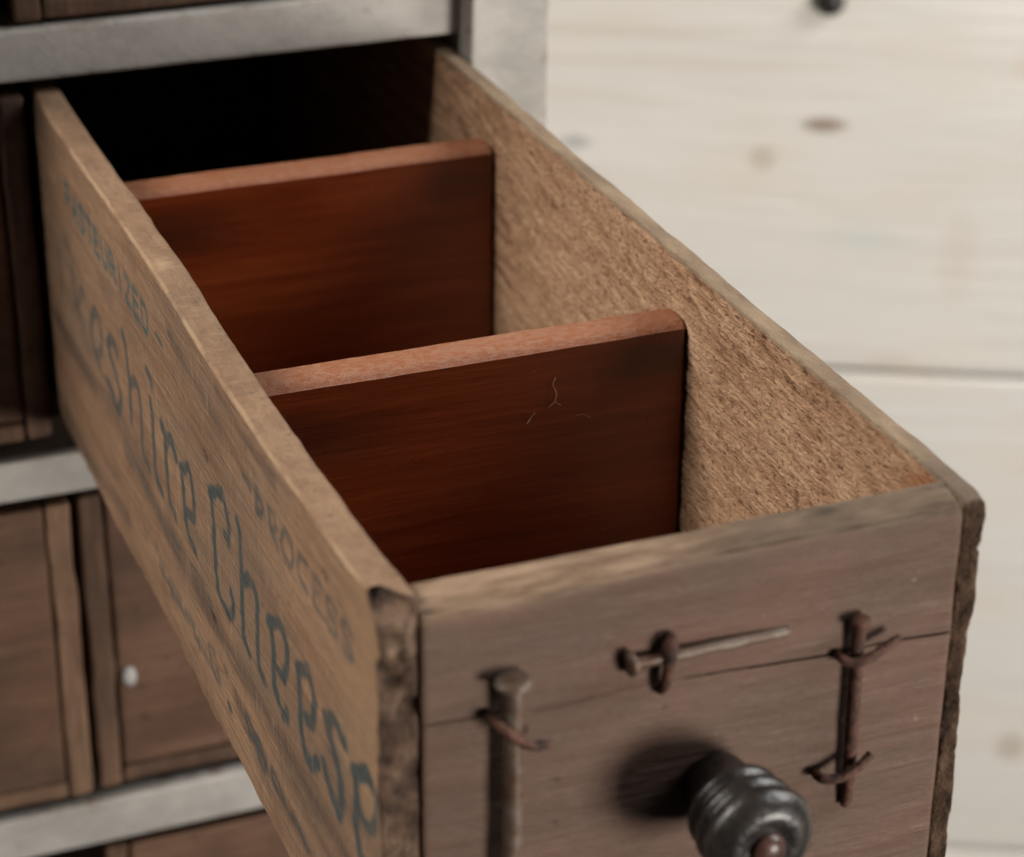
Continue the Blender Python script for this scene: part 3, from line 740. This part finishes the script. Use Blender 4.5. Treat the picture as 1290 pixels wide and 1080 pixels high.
def build_right():
    lo, hi = (1.099, 0, -.935), (1.148, DL, 0)
    xs = axis(lo[0], hi[0], .008, .012, 3)
    ys = np.concatenate([np.linspace(0, .03, 5)[:-1], np.arange(.03, 1.5, .0048), np.arange(1.5, 2.78, .008), np.linspace(2.78, DL, 6)])
    zs = np.concatenate([np.linspace(-.935, -.915, 4)[:-1], np.arange(-.915, -.60, .012), np.arange(-.60, -.010, .0045), np.linspace(-.010, 0, 4)])
    V, F = lattice(xs, ys, zs); P = V.copy(); x, y, z = P.T
    V = roundbox(V, lo, hi, .008)
    inner = sstep(1.112, 1.099, x)
    a = math.radians(8)
    u = y * math.cos(a) + z * math.sin(a); v = -y * math.sin(a) + z * math.cos(a)
    w = .5 * vnoise(y * 3, z * 3, 0, 50)
    f1 = vnoise(u * 6 + w, v * 48, 0, 51) * .26 + vnoise(u * 13, v * 105, 0, 52) * .6 + vnoise(u * 60, v * 110, 0, 49) * .25
    pits = sstep(.30, .8, vnoise(u * 38, v * 70, 0, 53)) * sstep(-.5, .5, vnoise(y * 7, z * 7, 0, 54)) * .5 + .35 * sstep(.45, .8, vnoise(u * 60, v * 60, 3, 48))
    V[:, 0] += .008 * sstep(.8, 0, y)
    hgt = f1 - 1.0 * pits
    ampl = .0052 * (.55 + .45 * sstep(2.3, 1.2, y))
    V[:, 0] -= inner * sstep(0, -.03, z) * ampl * hgt
    fib = np.clip(.5 + .42 * hgt, 0, 1)
    end = sstep(.012, .001, y)
    top = sstep(-.010, -.003, z + .003 * vnoise(y * 8, 0, 0, 55))
    top = np.maximum(top, sstep(1.125, 1.14, x))
    org = .85 * np.exp(-((y - .14) / .06) ** 2 - ((z + .05) / .045) ** 2) * sstep(-.004, -.02, z) * sstep(-.5, .2, fbm(y * 20, z * 20, 0, 3, 56))
    # worn outer top edge and ragged outer face at the end
    V[:, 2] -= sstep(1.125, 1.148, x) * sstep(-.05, 0, z) * (.003 + .005 * fbm(y * 4, 0, 0, 3, 57))
    V[:, 2] += sstep(-.02, 0, z) * .003 * fbm(y * 12, x * 12, 0, 4, 58)
    V[:, 0] += inner * sstep(-.02, 0, z) * .004 * fbm(y * 10, 3, 0, 4, 59)
    V[:, 2] -= sstep(.05, 0, y) * sstep(-.05, 0, z) * .010
    o = sstep(1.115, 1.148, x)
    prof = np.interp(-z, [0, .02, .09, .108, .12, .2, .33, .42, .46, .6, .93], [.004, 0, .001, .012, .005, .001, .009, .010, .005, .006, .004])
    V[:, 0] -= o * prof * sstep(.5, .0, y)
    V[:, 0] += o * .005 * fbm(y * 6, z * 26, 0, 4, 60)
    e2 = sstep(.05, 0, y)
    V[:, 1] += e2 * (.010 * fbm(x * 40, z * 24, 0, 4, 61) + .007)
    return mesh('side_board', V, F, M_RIGHT, dr, attrs=dict(fib=fib, orange=org, end=end, top=top), angle=70)
right_board = build_right()
props(right_board, 'right side board with rough sawn inner face')

def build_front():
    lo, hi = (.0725, .002, -.925), (1.1050, .090, 0)
    crx = [.07, .2, .31, .44, .6, .74, .875, .97, 1.10]
    crz = [-.233, -.238, -.252, -.243, -.25, -.258, -.266, -.263, -.272]
    xs = axis(lo[0], hi[0], .014, .02, 3); ys = axis(lo[1], hi[1], .012, .016, 3)
    zs = np.concatenate([np.arange(lo[2], -.262, .012), np.arange(-.262, -.238, .0015), np.arange(-.236, -.03, .01), np.linspace(-.03, 0, 8)])
    V, F = lattice(xs, ys, zs); P = V.copy(); x, y, z = P.T
    zc = np.interp(x, crx, crz)
    # let the fine rows follow the crack
    sh = (zc + .25) * sstep(-.40, -.27, z) * sstep(-.10, -.23, z)
    V = roundbox(V, lo, hi, .008)
    V[:, 2] += sh
    zz = z + sh
    fr = sstep(.03, lo[1], y)
    k = (.45 + .55 * sstep(.5, .62, x)) * sstep(.2, .0, np.abs(x - .14) - .4 + .9 * sstep(.4, .6, x))
    k = np.clip(.10 + .2 * sstep(.25, .12, x) + .9 * sstep(.50, .74, x), 0, 1)
    g = np.clip(1 - np.abs(zz - zc) / (.0028 + .0015 * vnoise(x * 9, 0, 0, 70)), 0, 1) * k
    V[:, 1] += fr * g * .02
    # worn, rounded top front edge
    t = sstep(-.045, 0, z) * sstep(.05, 0, y)
    V[:, 2] -= sstep(.055, 0, y) * sstep(-.02, 0, z) * (.014 + .006 * fbm(x * 3, 0, 0, 3, 71))
    V[:, 1] += fr * sstep(-.035, -.0, z) * .010
    V[:, 2] += sstep(-.02, 0, z) * (.003 * fbm(x * 6, y * 14, 0, 4, 72) - .004 * np.cos((x - .5) * 3))
    V[:, 1] += fr * .003 * fbm(x * 2, 0, z * 12, 4, 73)
    V[:, 1] += sstep(.07, .09, y) * sstep(-.02, 0, z) * .006 * fbm(x * 5, 3, 0, 4, 76)
    nz = .012 * fbm(x * 5, 0, 0, 4, 74)
    wear = np.maximum(sstep(.006, .014, y) * 1.0, sstep(-.034, -.016, z + nz + .010 * np.cos(x * 4.5)))
    ns = fbm(x * 4, z * 8, 2, 3, 75)
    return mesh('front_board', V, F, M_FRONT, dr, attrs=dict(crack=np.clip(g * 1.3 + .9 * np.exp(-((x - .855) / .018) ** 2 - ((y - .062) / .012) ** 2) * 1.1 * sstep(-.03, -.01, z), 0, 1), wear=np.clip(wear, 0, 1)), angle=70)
front_board = build_front()

def build_divider(y0, y1, seed):
    lo, hi = (.073, y0, -.925), (1.0945, y1, -.125)
    xs, ys, zs = axis(lo[0], hi[0], .012, .016, 3), axis(y0, y1, .009, .02, 4), np.concatenate([np.arange(lo[2], -.165, .03), np.linspace(-.165, -.125, 14)])
    V, F = lattice(xs, ys, zs); P = V.copy(); x, y, z = P.T
    V = roundbox(V, lo, hi, .012)
    V[:, 2] += sstep(-.15, -.125, z) * .003 * fbm(x * 8, y * 30, 0, 4, seed)
    V[:, 2] -= sstep(-.15, -.125, z) * .012 * sstep(y0 + .03, y0, y)
    V[:, 1] += sstep(-.16, -.13, z) * .003 * fbm(x * 5, 0, 0, 4, seed + 4)
    V[:, 0] += sstep(1.07, 1.092, x) * .004 * fbm(0, z * 30, 0, 3, seed + 7)
    top = sstep(-.137, -.128, z + .004 * fbm(x * 7, 0, 0, 3, seed + 2))
    top *= sstep(0, .02, y - y0) * .35 + .65
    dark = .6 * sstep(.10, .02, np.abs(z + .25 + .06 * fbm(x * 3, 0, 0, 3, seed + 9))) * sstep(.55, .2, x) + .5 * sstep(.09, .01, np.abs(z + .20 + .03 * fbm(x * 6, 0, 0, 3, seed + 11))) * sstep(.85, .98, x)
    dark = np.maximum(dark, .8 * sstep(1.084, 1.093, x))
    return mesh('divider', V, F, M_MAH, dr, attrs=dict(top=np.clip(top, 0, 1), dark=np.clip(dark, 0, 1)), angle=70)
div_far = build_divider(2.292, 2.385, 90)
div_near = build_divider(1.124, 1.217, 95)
# dried fibres stuck to the near divider
for pts in ([(.78, -.205), (.775, -.222), (.782, -.24), (.779, -.262), (.765, -.275)], [(.779, -.262), (.795, -.274)], [(.715, -.305), (.725, -.292), (.732, -.280)], [(.83, -.305), (.85, -.306), (.865, -.316)]):
    V, F = tube([(a, 1.119 + .002 * math.sin(i * 2), b) for i, (a, b) in enumerate(pts)], .0009, 6)
    f_ = mesh('dried_fibre', V, F, M_FIBRE, dr); f_.parent = div_near; f_.location = (0, 0, 0)

V, F, P0 = board((.073, .0925, -.905), (1.097, DL - .07, -.85), (.1, .1, .03), .004, .003, 100)
mesh('bottom_board', V, F, M_BOTTOM, dr)
V, F, P0 = board((.073, DL - .068, -.93), (1.097, DL - .002, -.01), (.06, .03, .06), .006, .003, 104)
mesh('back_board', V, F, M_DARK, dr)

# ------------------------------------------------------------------ nails, clips and knob on the front
def nail(path, rad, head_r, mat, label, seed=0, tilt=(0, 0, 0), ht=.014):
    a, b = np.array(path[0], float), np.array(path[1], float)
    d = b - a; d /= np.linalg.norm(d); hd = d + np.array(tilt)
    h = lathe([(-.002, head_r * .75), (.0, head_r * .93), (ht * .35, head_r), (ht * .8, head_r * .95), (ht, rad[0] * 1.15)], a - d * .0, hd, 20)
    t = tube(path, rad, 14, True, 5, .10, seed)
    V, F = join(h, t)
    V = V + (.0016 * fbm(V[:, 0] * 45, V[:, 1] * 45, V[:, 2] * 45, 3, seed))[:, None] * np.array([.6, .6, .6])
    return props(mesh('nail', V, F, mat, dr, angle=50), label)
nail([(.226, -.026, -.156), (.229, -.026, -.25), (.228, -.025, -.45), (.224, -.022, -.62), (.221, .01, -.70)], [.0175, .0175, .017, .016, .012], .034, M_STEEL, 'thick grey nail held upright at the left of the front', 3)
nail([(.444, -.014, -.184), (.52, -.012, -.186), (.64, -.007, -.189), (.762, .002, -.194)], [.0115, .0112, .0105, .0095], .025, M_STEEL, 'thin grey nail held level near the top', 5, (.0, .1, .15))
nail([(.897, -.016, -.190), (.898, -.014, -.27), (.901, -.014, -.42), (.904, -.012, -.55), (.905, -.006, -.60)], [.0125, .0125, .012, .012, .010], .021, M_RUST, 'rusty upright nail held by two clips', 7, (.1, -.1, 0))
def clip(path, r, label):
    V, F = tube(path, [q * .82 for q in r], 10, True, 6, .18, len(path))
    V = V + (.0014 * fbm(V[:, 0] * 50, V[:, 1] * 50, V[:, 2] * 50, 3, 2))[:, None]
    return props(mesh('wire_clip', V, F, M_RUST, dr), label)
clip([(.190, .01, -.229), (.190, -.018, -.230), (.205, -.046, -.240), (.230, -.057, -.262), (.255, -.056, -.279), (.272, -.050, -.284), (.290, -.042, -.292)], [.009, .0105, .0115, .012, .0115, .0105, .009], 'rusty bent nail over the thick nail')
clip([(.528, .01, -.158), (.527, -.008, -.155), (.523, -.020, -.156), (.520, -.025, -.175), (.518, -.024, -.205), (.515, -.018, -.238), (.513, -.008, -.254), (.512, .006, -.256)], [.012, .0155, .016, .014, .013, .0125, .0115, .009], 'rusty hooked nail over the level nail')
clip([(.868, .01, -.262), (.862, -.010, -.262), (.878, -.028, -.270), (.908, -.036, -.263), (.940, -.034, -.250), (.962, -.031, -.242), (.976, -.029, -.238)], [.010, .011, .0115, .011, .0105, .0105, .009], 'upper rusty clip on the rusty nail')
clip([(.845, .01, -.514), (.836, -.010, -.512), (.842, -.028, -.512), (.872, -.040, -.511), (.902, -.040, -.497), (.924, -.035, -.485), (.935, -.033, -.478)], [.010, .012, .0125, .011, .010, .0105, .010], 'lower rusty clip on the rusty nail')
make_knob(dr, .628, .0, -.482)
